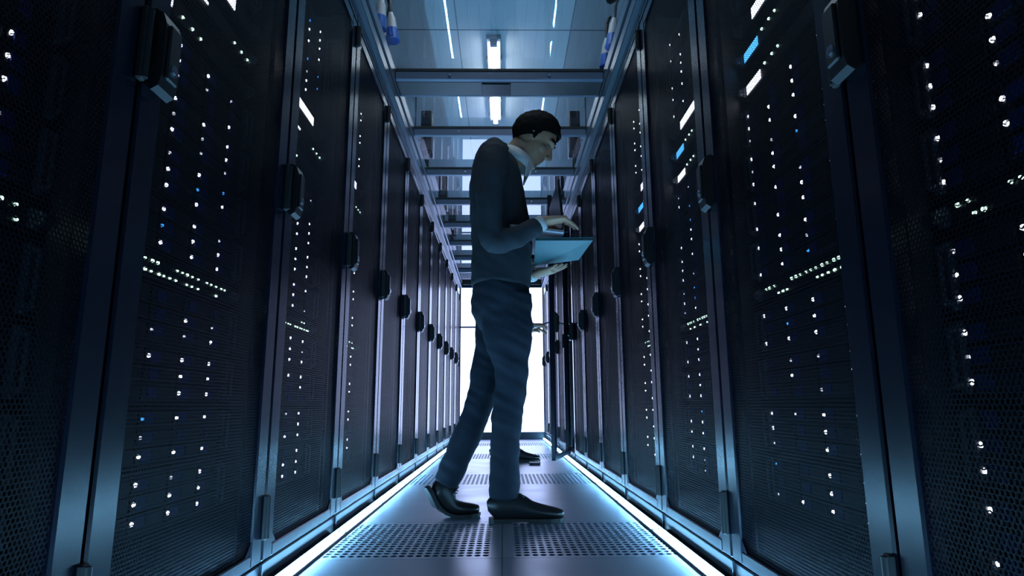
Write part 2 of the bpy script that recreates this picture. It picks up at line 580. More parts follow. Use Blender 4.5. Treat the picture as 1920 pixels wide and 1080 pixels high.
# ------------------------------------------------------------------ server racks
Z0, ZD0, ZD1, ZT = 0.0, 0.072, 2.055, 2.115
HW = 0.3505
def rack_proto():
    root = thing('server_rack', 'x', 'server rack', group='black server racks')
    MB().box(-0.354, 0.354, 0.004, 1.10, 0, 0.066, 0.003).box(-0.354, -0.349, -0.002, 0.004, 0, 0.066).build('plinth', plinth_metal, root)
    for s in (-1, 1):
        MB().box(s * 0.3535, s * 0.345, 0.05, 1.10, 0.0665, 2.085, 0.001).build('side_panel', dark_metal, root)
        mb = MB().box(s * 0.344, s * 0.328, 0.06, 0.10, 0.07, 2.08, 0.001).box(s * 0.344, s * 0.332, 0.95, 1.0, 0.07, 2.08, 0.001)
        mb.build('mounting_post', dark_metal, root)
    MB().box(-0.345, 0.345, 1.09, 1.10, 0.07, 2.085).build('back_panel', dark_metal, root)
    mb = MB().box(-0.354, 0.354, 0.0, 1.10, 2.086, ZT, 0.003).box(-0.354, 0.354, 0.0, 0.04, 2.060, 2.087, 0.003)
    mb.build('top_panel', frame_paint, root)
    MB().box(-0.345, 0.345, 0.05, 1.09, 0.0665, 0.070).build('floor_panel', dark_metal, root)
    # the door, hinged at its right edge as seen from the aisle; origin on the hinge line
    door = link('door', None, root, (HW, 0.0, 0))
    W = 2 * HW
    b = 0.066
    mb = MB()
    mb.box(-W, -W + b, 0, 0.032, ZD0, ZD1, 0.004)
    mb.box(-b, 0, 0, 0.032, ZD0, ZD1, 0.004)
    mb.box(-W + b, -b, 0, 0.032, ZD0, ZD0 + 0.032, 0.003)
    mb.box(-W + b, -b, 0, 0.032, ZD1 - 0.045, ZD1, 0.003)
    for cx_, sx in ((-W + b, 1), (-b, -1)):          # mitred inner corners
        for cz_, sz in ((ZD0 + 0.032, 1), (ZD1 - 0.045, -1)):
            pts = [(cx_, cz_), (cx_ + sx * 0.03, cz_), (cx_, cz_ + sz * 0.03)]
            if sx * sz < 0: pts = pts[::-1]
            mb.prism(pts, 'y', 0.030, 0.002)
    mb.build('door_frame', frame_paint, door)
    mb = MB()
    for yy in (0.0072,):
        mb.add([(-W + b, yy, ZD0 + 0.03), (-b, yy, ZD0 + 0.03), (-b, yy, ZD1 - 0.043), (-W + b, yy, ZD1 - 0.043)], [(0, 1, 2, 3)])
    mb.box(-W + b - 0.004, -b + 0.004, 0.006, 0.0084, ZD0 + 0.028, ZD1 - 0.041).build('mesh_panel', perforated_sheet, door)
    # handle at the free edge: a chamfered swing handle with a round lock
    h = link('handle', None, door)
    h.name = 'handle'
    return root, door
def finish_door(door):
    W = 2 * HW
    for o in list(kids(door)):
        if o.name.startswith('handle'):
            bpy.data.objects.remove(o)
    mb = MB()
    prof = [(0.0, 1.004), (-0.014, 0.993), (-0.026, 1.001), (-0.030, 1.020), (-0.030, 1.118), (-0.023, 1.138), (-0.008, 1.146), (0.0, 1.142)]
    mb.prism([(p[0] - 0.0005, p[1]) for p in prof], 'x', -W + 0.004, -W + 0.056)
    mb.box(-W + 0.012, -W + 0.048, -0.036, -0.0295, 1.017, 1.120, 0.006)
    mb.build('handle', black_plastic, door)
    mb = MB().cyl((-W + 0.030, -0.0355, 1.04), (-W + 0.030, -0.0385, 1.04), 0.011, n=20)
    mb.cyl((-W + 0.030, -0.0385, 1.04), (-W + 0.030, -0.0405, 1.04), 0.007, n=16)
    mb.build('key_lock', chrome, door)
    for z0, z1 in ((0.128, 0.238), (1.000, 1.135), (1.945, 2.040)):
        mb = MB().box(-0.013, 0.0042, -0.012, -0.0002, z0, z1, 0.003).cyl((-0.004, -0.012, z0 + 0.004), (-0.004, -0.012, z1 - 0.004), 0.0065, n=12)
        mb.build('hinge', rubber, door)
proto, pdoor = rack_proto()
finish_door(pdoor)
tb = child_table(proto)
OPEN = ('right', 7)
first = True
for side, sx in (('left', -1), ('right', 1)):
    for k in range(NRACK):
        o = proto if first else copy_tree(proto, None, tb)
        first = False
        o.location = (sx * AISLE, rack_y(k), 0)
        o.rotation_euler = (0, 0, R(90) if sx < 0 else R(-90))
        o['label'] = f'black server rack with closed mesh door, {ORD[k]} in the {side} row'
        if k == 0:
            o['label'] = f'black server rack cut by the {side} picture edge, nearest in the {side} row'
        if (side, k) == OPEN:
            o['label'] = 'black server rack with its mesh door swung open into the aisle'
            d = [c for c in kids(o) if c.name.startswith('door')][0]
            d.location.y = -0.030
            d.rotation_euler = (0, 0, R(165))

# ------------------------------------------------------------------ devices inside the racks
COLS = [-0.312, -0.178, -0.044, 0.090, 0.224]
ROWS = [-0.037, 0.0, 0.037]
def carrier_mesh():
    mb = MB().box(0.0, 0.128, 0.0, 0.10, -0.0165, 0.0165, 0.002, 0)
    mb.box(0.016, 0.052, -0.003, 0.0, -0.012, 0.012, 0.001, 1)
    mb.box(0.056, 0.122, -0.0015, 0.0, -0.011, 0.011, 0.001, 0)
    me = mb.mesh('drive_carrier')
    me.materials.append(carrier_face); me.materials.append(latch_blue)
    return me
def chassis_mesh(h):
    mb = MB().box(-0.322, 0.322, 0.012, 0.62, -h / 2, h / 2, 0.002)
    mb.box(-0.322, 0.322, 0.0035, 0.012, h / 2 - 0.003, h / 2, 0)
    mb.box(-0.322, 0.322, 0.0035, 0.012, -h / 2, -h / 2 + 0.003, 0)
    me = mb.mesh('chassis'); me.materials.append(server_face)
    return me
def ear_mesh(h):
    mb = MB().box(-0.008, 0.006, -0.006, 0.011, -h / 2 + 0.006, h / 2 - 0.006, 0.002)
    mb.box(-0.006, 0.004, -0.020, -0.012, -h / 2 + 0.014, h / 2 - 0.014, 0.003)
    mb.box(-0.006, 0.004, -0.014, -0.005, -h / 2 + 0.012, -h / 2 + 0.022).box(-0.006, 0.004, -0.014, -0.005, h / 2 - 0.022, h / 2 - 0.012)
    me = mb.mesh('rack_ear'); me.materials.append(ear_grey)
    return me
def led_mesh(r, m, name='status_light'):
    mb = MB().cyl((0, 0.0005, 0), (0, -0.003, 0), r, r * 0.75, n=10)
    me = mb.mesh(name); me.materials.append(m)
    return me
CAR = carrier_mesh()
CH3, CH1 = chassis_mesh(0.122), chassis_mesh(0.046)
EAR3, EAR1 = ear_mesh(0.122), ear_mesh(0.046)
LEDW, LEDD, LEDB = led_mesh(0.0048, led_white), led_mesh(0.0040, led_dim), led_mesh(0.0042, led_blue)
LEDG, LEDT = led_mesh(0.0042, led_green), led_mesh(0.0030, led_green)
def simple_storage_mesh():
    mb = MB().box(-0.322, 0.322, 0.004, 0.62, -0.061, 0.061, 0.002, 0)
    for i, c in enumerate(COLS):
        for j, r_ in enumerate(ROWS):
            mb.box(c - 0.006, c + (0.122 if i < 4 else 0.082), 0, 0.0045, r_ - 0.0165, r_ + 0.0165, 0.002, 1)
            if (i * 7 + j * 5) % 4:
                mb.cyl((c, 0.0002, r_), (c, -0.003, r_), 0.0046, 0.0036, n=8, mat=2)
    me = mb.mesh('storage_server')
    for m in (server_face, carrier_face, led_white): me.materials.append(m)
    return me
SIMPLE = simple_storage_mesh()

# heights of the units above the floor, and how to point at each
STORE = [(0.272, 'lowest'), (0.400, 'second from the bottom'), (0.528, 'third from the bottom'), (0.655, 'just below the port switch'),
         (0.842, 'just above the port switch'), (0.970, 'second above the port switch'), (1.099, 'third above the port switch'),
         (1.228, 'just below the display units'), (1.650, 'just above the display units'), (1.775, 'second from the top'), (1.897, 'topmost')]
SW_Z = 0.7485
CONS = [(1.340, 'lowest'), (1.440, 'middle'), (1.535, 'highest')]

def server_root(name, side, k, z, label, cat, group):
    sx = -1 if side == 'left' else 1
    o = thing(name, label, cat, (sx * 0.711, rack_y(k), z), R(90) if sx < 0 else R(-90), group)
    return o
DETAIL = 3
FULL = 4
rng = random.Random(5)
for side in ('left', 'right'):
    for k in range(FULL):
        rk = f'in the {ORD[k]} {side} rack'
        # four-row pattern of lights: mostly white, some dark or dim
        for z, pos in STORE:
            lab = f'black storage server with drive lights, {pos}, {rk}'
            if k >= DETAIL:
                o = link('storage_server', SIMPLE, None, ((-1 if side == 'left' else 1) * 0.711, rack_y(k), z), R(90) if side == 'left' else R(-90))
                tag(o, lab, 'server', 'storage servers')
                continue
            root = server_root('storage_server', side, k, z, lab, 'server', 'storage servers')
            link('chassis', CH3, root)
            for s in (-1, 1):
                link('rack_ear', EAR3, root, (s * 0.3155, 0.0, 0)).scale = (s, 1, 1)
            off = rng.random()
            for i, c in enumerate(COLS):
                for j, r_ in enumerate(ROWS):
                    d = link('drive_carrier', CAR, root, (c - 0.006 if i else c - 0.004, 0.0035, r_))
                    if i == 0: d.scale = (0.98, 1, 1)
                    if i == 4: d.scale = (0.68, 1, 1)
                    q = rng.random()
                    me = LEDW if q < 0.60 else (LEDB if q < 0.64 else (LEDD if q < 0.76 else None))
                    if me is not None:
                        link('status_light', me, d, (0.009, 0.0, 0))
        # port switch: two rows of small greenish lights
        root = server_root('port_switch', side, k, SW_Z, f'thin port switch with two rows of green lights {rk}', 'network switch', 'port switches')
        link('chassis', CH1, root)
        for s in (-1, 1):
            link('rack_ear', EAR1, root, (s * 0.3155, 0.0, 0)).scale = (s, 1, 1)
        mb = MB().box(-0.30, 0.30, 0.004, 0.0125, -0.017, 0.017, 0.001)
        for q in range(24):
            for zz in (-0.0035, 0.0035):
                x = -0.285 + q * 0.0245
                mb.box(x - 0.007, x + 0.007, 0.0015, 0.0045, zz - 0.003, zz + 0.003, 0, 1)
        mb.build('port_panel', [server_face, black_plastic], root)
        for row, zz in enumerate((0.011, -0.011)):
            for q in range(24):
                if rng.random() < 0.62:
                    x = -0.285 + q * 0.0245 + (0.004 if row else 0) + rng.uniform(-0.004, 0.004)
                    link('status_light', LEDT if rng.random() < 0.6 else LEDG, root, (x, 0.0035, zz))
        # console units with small glowing displays
        for ci, (z, pos) in enumerate(CONS):
            colr = ['white', 'blue', 'white'][ci]
            if side == 'left' and ci == 1: colr = 'white'
            root = server_root('console_unit', side, k, z, f'thin console unit with small {colr} display, {pos} of three, {rk}', 'console', 'display units')
            link('chassis', CH1, root)
            for s in (-1, 1):
                link('rack_ear', EAR1, root, (s * 0.3155, 0.0, 0)).scale = (s, 1, 1)
            MB().box(-0.30, 0.30, 0.003, 0.0125, -0.020, 0.020, 0.001).build('front_panel', server_face, root)
            if ci == 2:
                x0, x1 = (0.02, 0.20) if side == 'left' else (-0.228, -0.052)
                hh, dots, dz = 0.0165, [], 0
            elif side == 'right':
                x0, x1 = -0.300, -0.205
                hh, dots, dz = 0.0135, [-0.175, -0.13, -0.095], 0.014
            else:
                x0, x1 = (-0.200, -0.090) if ci == 0 else (0.02, 0.06)
                hh, dots, dz = (0.0135 if ci == 0 else 0.004), ([-0.045, 0.0, 0.04] if ci == 0 else [0.215, 0.26, 0.30]), -0.008
            MB().box(x0, x1, 0.0005, 0.0032, -hh, hh, 0.001).build('display', disp_blue if colr == 'blue' else disp_white, root)
            for x in dots:
                link('status_light', LEDG, root, (x, 0.0025, dz))

# ------------------------------------------------------------------ glass roof over the aisle
for side, sx in (('left', -1), ('right', 1)):
    mb = MB()
    mb.box(sx * 0.572, sx * 0.640, JOINT0, ROW_END, 2.117, 2.176, 0.003)
    mb.box(sx * 0.580, sx * 0.640, JOINT0, ROW_END, 2.174, 2.192, 0.0)
    mb.box(sx * 0.566, sx * 0.628, JOINT0, ROW_END, 2.190, 2.262, 0.004)
    tag(mb.build('roof_rail', alu), f'long grey metal roof rail on top of the {side} rack row', 'rail', 'aisle roof rails')
BEAM_Y = [JOINT0 + PITCH * (k + 1) + 0.012 for k in range(NRACK - 1)]
def beam(k, y):
    wide = (k == 3 - 1 + 1)
    t = thing('roof_crossbeam', f'grey crossbeam spanning the aisle above the joint after the {ORD[k]} racks', 'crossbeam', (0, y, 2.2), 0, 'roof crossbeams')
    d = 0.030 if k != 3 else 0.030
    mb = MB().box(-0.565, 0.565, -d / 2, d / 2, 0.0, 0.046, 0.003)
    mb.build('beam_profile', beam_paint, t)
    MB().box(-0.565, 0.565, -d / 2 - 0.004, d / 2 + 0.004, 0.0465, 0.062, 0.002).build('seal_strip', rubber, t)
    for s in (-0.27, 0.27):
        MB().cyl((s, -d / 2 + 0.001, 0.024), (s, -d / 2 - 0.007, 0.024), 0.0075, n=8).build('bolt', chrome, t)
    return t
for k, y in enumerate(BEAM_Y):
    t = beam(k, y)
    if k == 3:
        t['label'] = 'wide double crossbeam with dark underside plate over the aisle, nearest in view'
        MB().box(-0.565, 0.565, 0.018, 0.165, 0.0, 0.018, 0.003).build('underside_plate', dark_metal, t)
        MB().box(-0.565, 0.565, 0.168, 0.185, 0.0, 0.046, 0.003).build('rear_profile', beam_paint, t)
        MB().box(-0.10, 0.06, 0.03, 0.16, -0.006, -0.0005, 0.002).build('joint_plate', frame_paint, t)
edges = [JOINT0] + BEAM_Y + [ROW_END]
tilt = [0, 0.15, -0.1, 0.12, 0.0, -0.1, 0.1, -0.08, 0.1, 0, 0.1, 0]
for k in range(len(edges) - 1):
    y0, y1 = edges[k] + 0.004, edges[k + 1] - 0.004
    mb = MB().box(-0.585, 0.585, -(y1 - y0) / 2, (y1 - y0) / 2, 0, 0.008)
    o = mb.build('glass_roof_panel', roof_glass, None, (0, (y0 + y1) / 2, 2.2635))
    tag(o, f'clear glass roof panel over the aisle above the {ORD[k]} pair of racks', 'glass panel', 'glass roof panels')

# ------------------------------------------------------------------ things above the racks
def lamp(y, label, glow):
    t = thing('ceiling_lamp', label, 'lamp', (-0.055, y, 3.40), 0, 'ceiling lamps')
    MB().box(-0.060, 0.060, -0.75, 0.75, -0.035, 0.0, 0.006).build('housing', white_plastic, t)
    MB().cyl((0, -0.70, -0.062), (0, 0.70, -0.062), 0.016, n=16).build('tube', glow, t)
    for s in (-1, 1):
        MB().box(-0.028, 0.028, s * 0.70, s * 0.74, -0.085, -0.034, 0.004).build('lamp_holder', white_plastic, t)
    for q in (-0.45, -0.1, 0.25, 0.6):
        MB().box(-0.068, -0.060, q - 0.02, q + 0.02, -0.06, -0.015, 0.002).box(0.060, 0.068, q - 0.02, q + 0.02, -0.06, -0.015, 0.002).build('clip', ear_grey, t)
lamp(5.30, 'long fluorescent ceiling lamp seen through the glass roof beyond the first crossbeam', tube_glow)
lamp(2.60, 'long fluorescent ceiling lamp directly above the walking man, over the glass roof', tube_glow_near)

def plug(loc, label, tilt_):
    t = thing('power_plug', label, 'power plug', loc, 0, 'blue power plugs hanging above the racks')
    t.rotation_euler = tilt_
    mb = MB().cyl((0, 0, -0.075), (0, 0, -0.012), 0.034, 0.031, n=20).cyl((0, 0, -0.082), (0, 0, -0.074), 0.037, 0.037, n=20)
    mb.box(-0.012, 0.012, -0.040, -0.028, -0.07, -0.02, 0.003)
    mb.build('collar', plug_blue, t)
    mb = MB().cyl((0, 0, -0.012), (0, 0, 0.055), 0.029, 0.023, n=20).cyl((0, 0, 0.055), (0, 0, 0.085), 0.019, 0.013, n=16)
    mb.build('plug_body', white_plastic, t)
    MB().tube([(0, 0, 0.08), (0, 0, 0.16), (0.006 * (1 if loc[0] > 0 else -1), 0.02, 0.20), (0.02 * (1 if loc[0] > 0 else -1), 0.03, 0.235)], 0.0085).build('cord', rubber, t)
    return t
plug((-0.613, 2.90, 2.445), 'blue and grey power plug, upper one hanging above the left rack row', (0.08, 0.05, 0))
plug((-0.576, 3.02, 2.450), 'blue and grey power plug hanging closest to the glass roof, left row', (0.0, -0.10, 0))
plug((-0.632, 3.12, 2.462), 'blue and grey power plug hanging lowest of three above the left row', (0.05, 0.12, 0))
plug((0.592, 2.93, 2.362), 'blue and grey power plug hanging higher above the right rack row', (0.0, 0.12, 0))
plug((0.588, 3.12, 2.364), 'blue and grey power plug hanging lower above the right rack row', (0.05, 0.05, 0))
for side, sx in (('left', -1), ('right', 1)):
    mb = MB().tube([(sx * 0.70, 0.5, 2.47), (sx * 0.695, 2.0, 2.45), (sx * 0.70, 4.0, 2.44), (sx * 0.70, 6.0, 2.45), (sx * 0.70, 8.7, 2.44)], 0.030, n=14)
    tag(mb.build('cable_conduit', rubber), f'thick black cable conduit running along the top of the {side} rack row', 'conduit', 'cable conduits')
    t = thing('busbar_trunk', f'long grey busbar trunk hung from the ceiling above the {side} rack row', 'busbar', (sx * 0.82, 0, 2.90), 0, 'busbar trunks')
    MB().box(-0.04, 0.04, 0.5, 8.7, -0.055, 0.055, 0.006).build('trunk', alu, t)
    for y in (1.2, 3.4, 5.6, 7.8):
        MB().box(-0.006, 0.006, y - 0.01, y + 0.01, 0.055, 0.54).box(-0.05, 0.05, y - 0.012, y + 0.012, 0.0555, 0.066).build('hanger', alu, t)
    for k, y in enumerate((4.95, 6.4, 7.6)):
        t = thing('power_box', f'dark power tap box on a stand over the {side} row, {ORD[k]} from the camera', 'power box', (sx * 0.622, y, 2.263), 0, 'power tap boxes')
        MB().box(-0.045, 0.045, -0.08, 0.08, 0.28, 0.64, 0.008).build('box_body', black_plastic, t)
        MB().cyl((0, 0, 0.0), (0, 0, 0.28), 0.018, n=12).box(-0.025, 0.025, -0.06, 0.06, 0, 0.012).build('stand', dark_metal, t)
        MB().box(-0.02, 0.02, -0.092, -0.08, 0.40, 0.46, 0.003).build('switch', ear_grey, t)
mb = MB().tube([(0.70, 2.62, 2.485), (0.64, 2.68, 2.57), (0.595, 2.76, 2.62), (0.565, 2.84, 2.60), (0.575, 2.92, 2.54), (0.63, 2.86, 2.545), (0.70, 2.78, 2.56)], 0.013, n=10)
tag(mb.build('looped_cable', rubber), 'black cable loop above the right rack row beside the plugs', 'cable')

# ------------------------------------------------------------------ people
def fuse(name, mb, voxel, smooth, mat, parent, wrinkle=None):
    """one continuous skin over overlapping bodies"""
    me = mb.mesh('tmp')
    o = bpy.data.objects.new('tmp', me)
    col.objects.link(o)
    rm = o.modifiers.new('r', 'REMESH')
    rm.mode = 'VOXEL'
    rm.voxel_size = voxel
    rm.adaptivity = 0
    if smooth:
        sm = o.modifiers.new('s', 'SMOOTH')
        sm.factor = 0.5
        sm.iterations = smooth
    dg = bpy.context.evaluated_depsgraph_get()
    ev = o.evaluated_get(dg)
    new = bpy.data.meshes.new_from_object(ev)
    bpy.data.objects.remove(o)
    if wrinkle:
        amp, sx, sz, seed = wrinkle
        norms = [v.normal.copy() for v in new.vertices]
        for v, nn in zip(new.vertices, norms):
            p = v.co
            q = Vector((p.x * sx + seed, p.y * sx, p.z * sz + p.x * 8))
            d = noise.noise(q) + 0.5 * noise.noise(q * 2.1)
            v.co = p + nn * (amp * (d if d > 0 else d * 0.8))
    new.materials.clear()
    new.materials.append(mat)
    new.polygons.foreach_set('use_smooth', [True] * len(new.polygons))
    new.name = name
    return link(name, new, parent)

def add_hand(mb, wrist, d, back, thumb_side, curl=0.5, spread=1.0, splay=0.0):
    """palm, four jointed fingers and a thumb; d points along the fingers, back is the back of the hand"""
    d = Vector(d).normalized()
    back = Vector(back); back = (back - d * back.dot(d)).normalized()
    s = d.cross(back).normalized()
    if s.dot(Vector(thumb_side)) < 0: s = -s
    w = Vector(wrist)
    mb.loft([(w - d * 0.03, 0.029, 0.023), (w, 0.029, 0.021), (w + d * 0.035, 0.040, 0.019), (w + d * 0.075, 0.043, 0.016), (w + d * 0.098, 0.040, 0.013)], s, 16, 3)
    lens = [(0.030, 0.072), (0.010, 0.080), (-0.010, 0.074), (-0.029, 0.058)]
    for i, (o, L) in enumerate(lens):
        p = w + d * (0.088 - 0.004 * abs(i - 1)) + s * o
        dirv = (d + s * o * 1.5 * spread).normalized()
        pts = [(p, 0.0092, 0.0092)]
        a = curl * (0.75 + 0.12 * i) + splay * i
        for seg in (0.46, 0.30, 0.24):
            dirv = (dirv * math.cos(a) - back * math.sin(a)).normalized()
            nb = (back + dirv * 0.0)
            p = p + dirv * L * seg
            pts.append((p, 0.0082 - 0.0012 * len(pts) * 0.5, 0.0080 - 0.0012 * len(pts) * 0.5))
            a = curl * 0.9
            back_ = back - dirv * back.dot(dirv)
        mb.loft(pts, s, 10, 3)
    p = w + d * 0.028 + s * 0.028
    dv = (d * 0.62 + s * 0.70 - back * 0.25).normalized()
    p1 = p + dv * 0.040
    dv2 = (d * 0.85 + s * 0.25 - back * 0.40).normalized()
    p2 = p1 + dv2 * 0.032
    p3 = p2 + (dv2 * 0.9 - back * 0.2).normalized() * 0.024
    mb.loft([(p - dv * 0.015, 0.014, 0.014), (p1, 0.0108, 0.0108), (p2, 0.0095, 0.009), (p3, 0.0075, 0.007)], back, 10, 3)

def head_shapes(mb, c, tilt_):
    f = Vector((math.cos(tilt_), 0, -math.sin(tilt_)))
    u = Vector((math.sin(tilt_), 0, math.cos(tilt_)))
    s = Vector((0, 1, 0))
    M = Matrix((f, s, u)).transposed()
    P = lambda a, b, d_: c + f * a + s * b + u * d_
    mb.ball(P(-0.012, 0, 0.030), 0.098, 0.076, 0.090, M, 24)          # skull
    mb.ball(P(0.026, 0, -0.030), 0.070, 0.064, 0.085, M, 24)          # face
    mb.ball(P(0.030, 0, -0.082), 0.056, 0.050, 0.036, M, 20)          # jaw
    mb.ball(P(0.072, 0, -0.098), 0.018, 0.022, 0.016, M, 14)          # chin
    mb.loft([(P(0.082, 0, 0.022), 0.008, 0.008), (P(0.096, 0, 0.0), 0.010, 0.009), (P(0.112, 0, -0.022), 0.013, 0.011), (P(0.100, 0, -0.032), 0.014, 0.010)], s, 12, 3)
    mb.ball(P(0.098, 0.012, -0.030), 0.011, 0.008, 0.008, M, 10)
    mb.ball(P(0.098, -0.012, -0.030), 0.011, 0.008, 0.008, M, 10)
    mb.loft([(P(0.062, -0.050, 0.026), 0.008, 0.008), (P(0.080, -0.028, 0.034), 0.009, 0.009), (P(0.086, 0, 0.030), 0.009, 0.009), (P(0.080, 0.028, 0.034), 0.009, 0.009), (P(0.062, 0.050, 0.026), 0.008, 0.008)], u, 10, 3)
    for b in (-1, 1):
        mb.ball(P(0.060, b * 0.042, -0.020), 0.024, 0.022, 0.022, M, 12)   # cheekbone
        mb.ball(P(-0.006, b * 0.074, -0.004), 0.020, 0.009, 0.032, M, 14)  # ear
        mb.ball(P(-0.012, b * 0.080, 0.010), 0.016, 0.007, 0.018, M, 12)
    mb.loft([(P(0.076, -0.022, -0.063), 0.004, 0.004), (P(0.090, 0, -0.060), 0.006, 0.006), (P(0.076, 0.022, -0.063), 0.004, 0.004)], u, 8, 3)
    mb.loft([(P(0.074, -0.020, -0.073), 0.004, 0.004), (P(0.087, 0, -0.073), 0.007, 0.006), (P(0.074, 0.020, -0.073), 0.004, 0.004)], u, 8, 3)
    return f, s, u, M, P

def hair_mesh(P, M, seed):
    """short hair: a cap that leaves the face, the ears and the nape free"""
    verts, faces = [], []
    nu, nv = 120, 75
    lim = []
    for i in range(nv + 1):
        th = math.pi * 0.80 * i / nv
        for j in range(nu):
            ph = 2 * math.pi * j / nu
            x = math.sin(th) * math.cos(ph); y = math.sin(th) * math.sin(ph); z = math.cos(th)
            k = 1.0 + 0.05 * noise.noise(Vector((x * 5 + seed, y * 5, z * 5)))
            top = 0.012 * max(0, z) * (1 + 0.5 * x)
            verts.append(P(-0.014 + 0.104 * x * k, 0.081 * y * k, 0.032 + (0.094 + top) * z * k))
            lim.append((x, y, z))
    for i in range(nv):
        for j in range(nu):
            q = [i * nu + j, i * nu + (j + 1) % nu, (i + 1) * nu + (j + 1) % nu, (i + 1) * nu + j]
            cx = sum(lim[t][0] for t in q) / 4; cz = sum(lim[t][2] for t in q) / 4
            if cx < -0.45: line = -0.78
            elif cx < -0.02: line = -0.78 + 0.75 * (cx + 0.45)
            elif cx < 0.20: line = -0.50
            elif cx < 0.34: line = -0.50 + 4.0 * (cx - 0.20)
            else: line = 0.06 + 0.75 * (cx - 0.34)
            if cz > line: faces.append(q)
    mb = MB(); mb.add(verts, faces, 0, True)
    return mb

def add_shoe(root, origin, yaw, bend, lift=0.0):
    """leather lace-up shoe; bend raises the heel around the ball of the foot"""
    B = 0.205
    def T(p):
        x, y, z = p
        if bend and x < B:
            L = 0.14
            rad, q = L / bend, B - x
            a = min(q, L) / rad
            e = max(0.0, q - L)
            zz = min(z, rad * 0.96)
            x = B - (rad - zz) * math.sin(a) - e * math.cos(a)
            z = rad - (rad - zz) * math.cos(a) + e * math.sin(a) + (z - zz) * 0.5
        c, s_ = math.cos(yaw), math.sin(yaw)
        return Vector((origin[0] + x * c - y * s_, origin[1] + x * s_ + y * c, origin[2] + z))
    def xf(mb):
        mb.v = [tuple(T(p)) for p in mb.v]
        return mb
    up = MB()
    up.loft([((0.006, 0, 0.048), 0.022, 0.034), ((0.03, 0, 0.058), 0.035, 0.049), ((0.075, 0, 0.064), 0.038, 0.056), ((0.125, 0, 0.058), 0.039, 0.049),
             ((0.170, 0.002, 0.046), 0.044, 0.036), ((0.225, 0.004, 0.038), 0.046, 0.027), ((0.275, 0.002, 0.032), 0.039, 0.021), ((0.298, 0, 0.029), 0.022, 0.016)], (0, 1, 0), 24, 4)
    up.loft([((0.055, 0, 0.09), 0.036, 0.045), ((0.050, 0, 0.125), 0.037, 0.046)], (0, 1, 0), 20, 2)
    sh = xf(up).build('shoe', shoe_mat, root)
    so = MB()
    outl = [(0.0, 0.018), (0.02, 0.034), (0.08, 0.037), (0.14, 0.037), (0.2, 0.046), (0.25, 0.046), (0.285, 0.034), (0.306, 0.012)]
    poly = [(x, w) for x, w in outl] + [(x, -w) for x, w in outl[::-1]]
    xs = sorted({round(0.306 * t / 30, 5) for t in range(31)})
    def width(x):
        for (xa, wa), (xb, wb) in zip(outl, outl[1:]):
            if xa <= x <= xb + 1e-6:
                return wa + (wb - wa) * (x - xa) / (xb - xa)
        return outl[-1][1]
    ring = [[(x, width(x), 0.017), (x, -width(x), 0.017), (x, -width(x), 0.005), (x, width(x), 0.005)] for x in xs]
    so.add([p for r_ in ring for p in r_], [[i * 4 + a, i * 4 + (a + 1) % 4, i * 4 + 4 + (a + 1) % 4, i * 4 + 4 + a] for i in range(len(xs) - 1) for a in range(4)] + [[3, 2, 1, 0], [len(xs) * 4 - 4, len(xs) * 4 - 3, len(xs) * 4 - 2, len(xs) * 4 - 1]])
    hl = [(x, w) for x, w in outl[:3]] + [(0.095, 0.034)]
    poly = hl + [(x, -w) for x, w in hl[::-1]]; nP = len(poly)
    so.add([(x, y, 0.0055) for x, y in poly] + [(x, y, 0.0) for x, y in poly], [list(range(nP)), list(range(nP, 2 * nP))[::-1]] + [[i, nP + i, nP + (i + 1) % nP, (i + 1) % nP] for i in range(nP)])
    fl = [(0.16, 0.040), (0.2, 0.045), (0.25, 0.045), (0.285, 0.033), (0.303, 0.012)]
    poly = fl + [(x, -w) for x, w in fl[::-1]]; nP = len(poly)
    so.add([(x, y, 0.0055) for x, y in poly] + [(x, y, 0.0) for x, y in poly], [list(range(nP)), list(range(nP, 2 * nP))[::-1]] + [[i, nP + i, nP + (i + 1) % nP, (i + 1) % nP] for i in range(nP)])
    xf(so).build('sole', sole_mat, sh)
    la = MB()
    for q in range(4):
        x = 0.118 + q * 0.020
        zt = 0.103 - q * 0.0095
        la.tube([(x, -0.022, zt - 0.008), (x + 0.004, 0, zt + 0.002), (x, 0.022, zt - 0.008)], 0.0026, 6, 0, 3)
    la.tube([(0.118, -0.004, 0.104), (0.128, -0.030, 0.110), (0.140, -0.028, 0.098), (0.122, -0.004, 0.104)], 0.0024, 6, 0, 4)
    la.tube([(0.118, 0.004, 0.104), (0.126, 0.030, 0.106), (0.140, 0.026, 0.096), (0.122, 0.004, 0.104)], 0.0024, 6, 0, 4)
    xf(la).build('lace', lace_mat, sh)

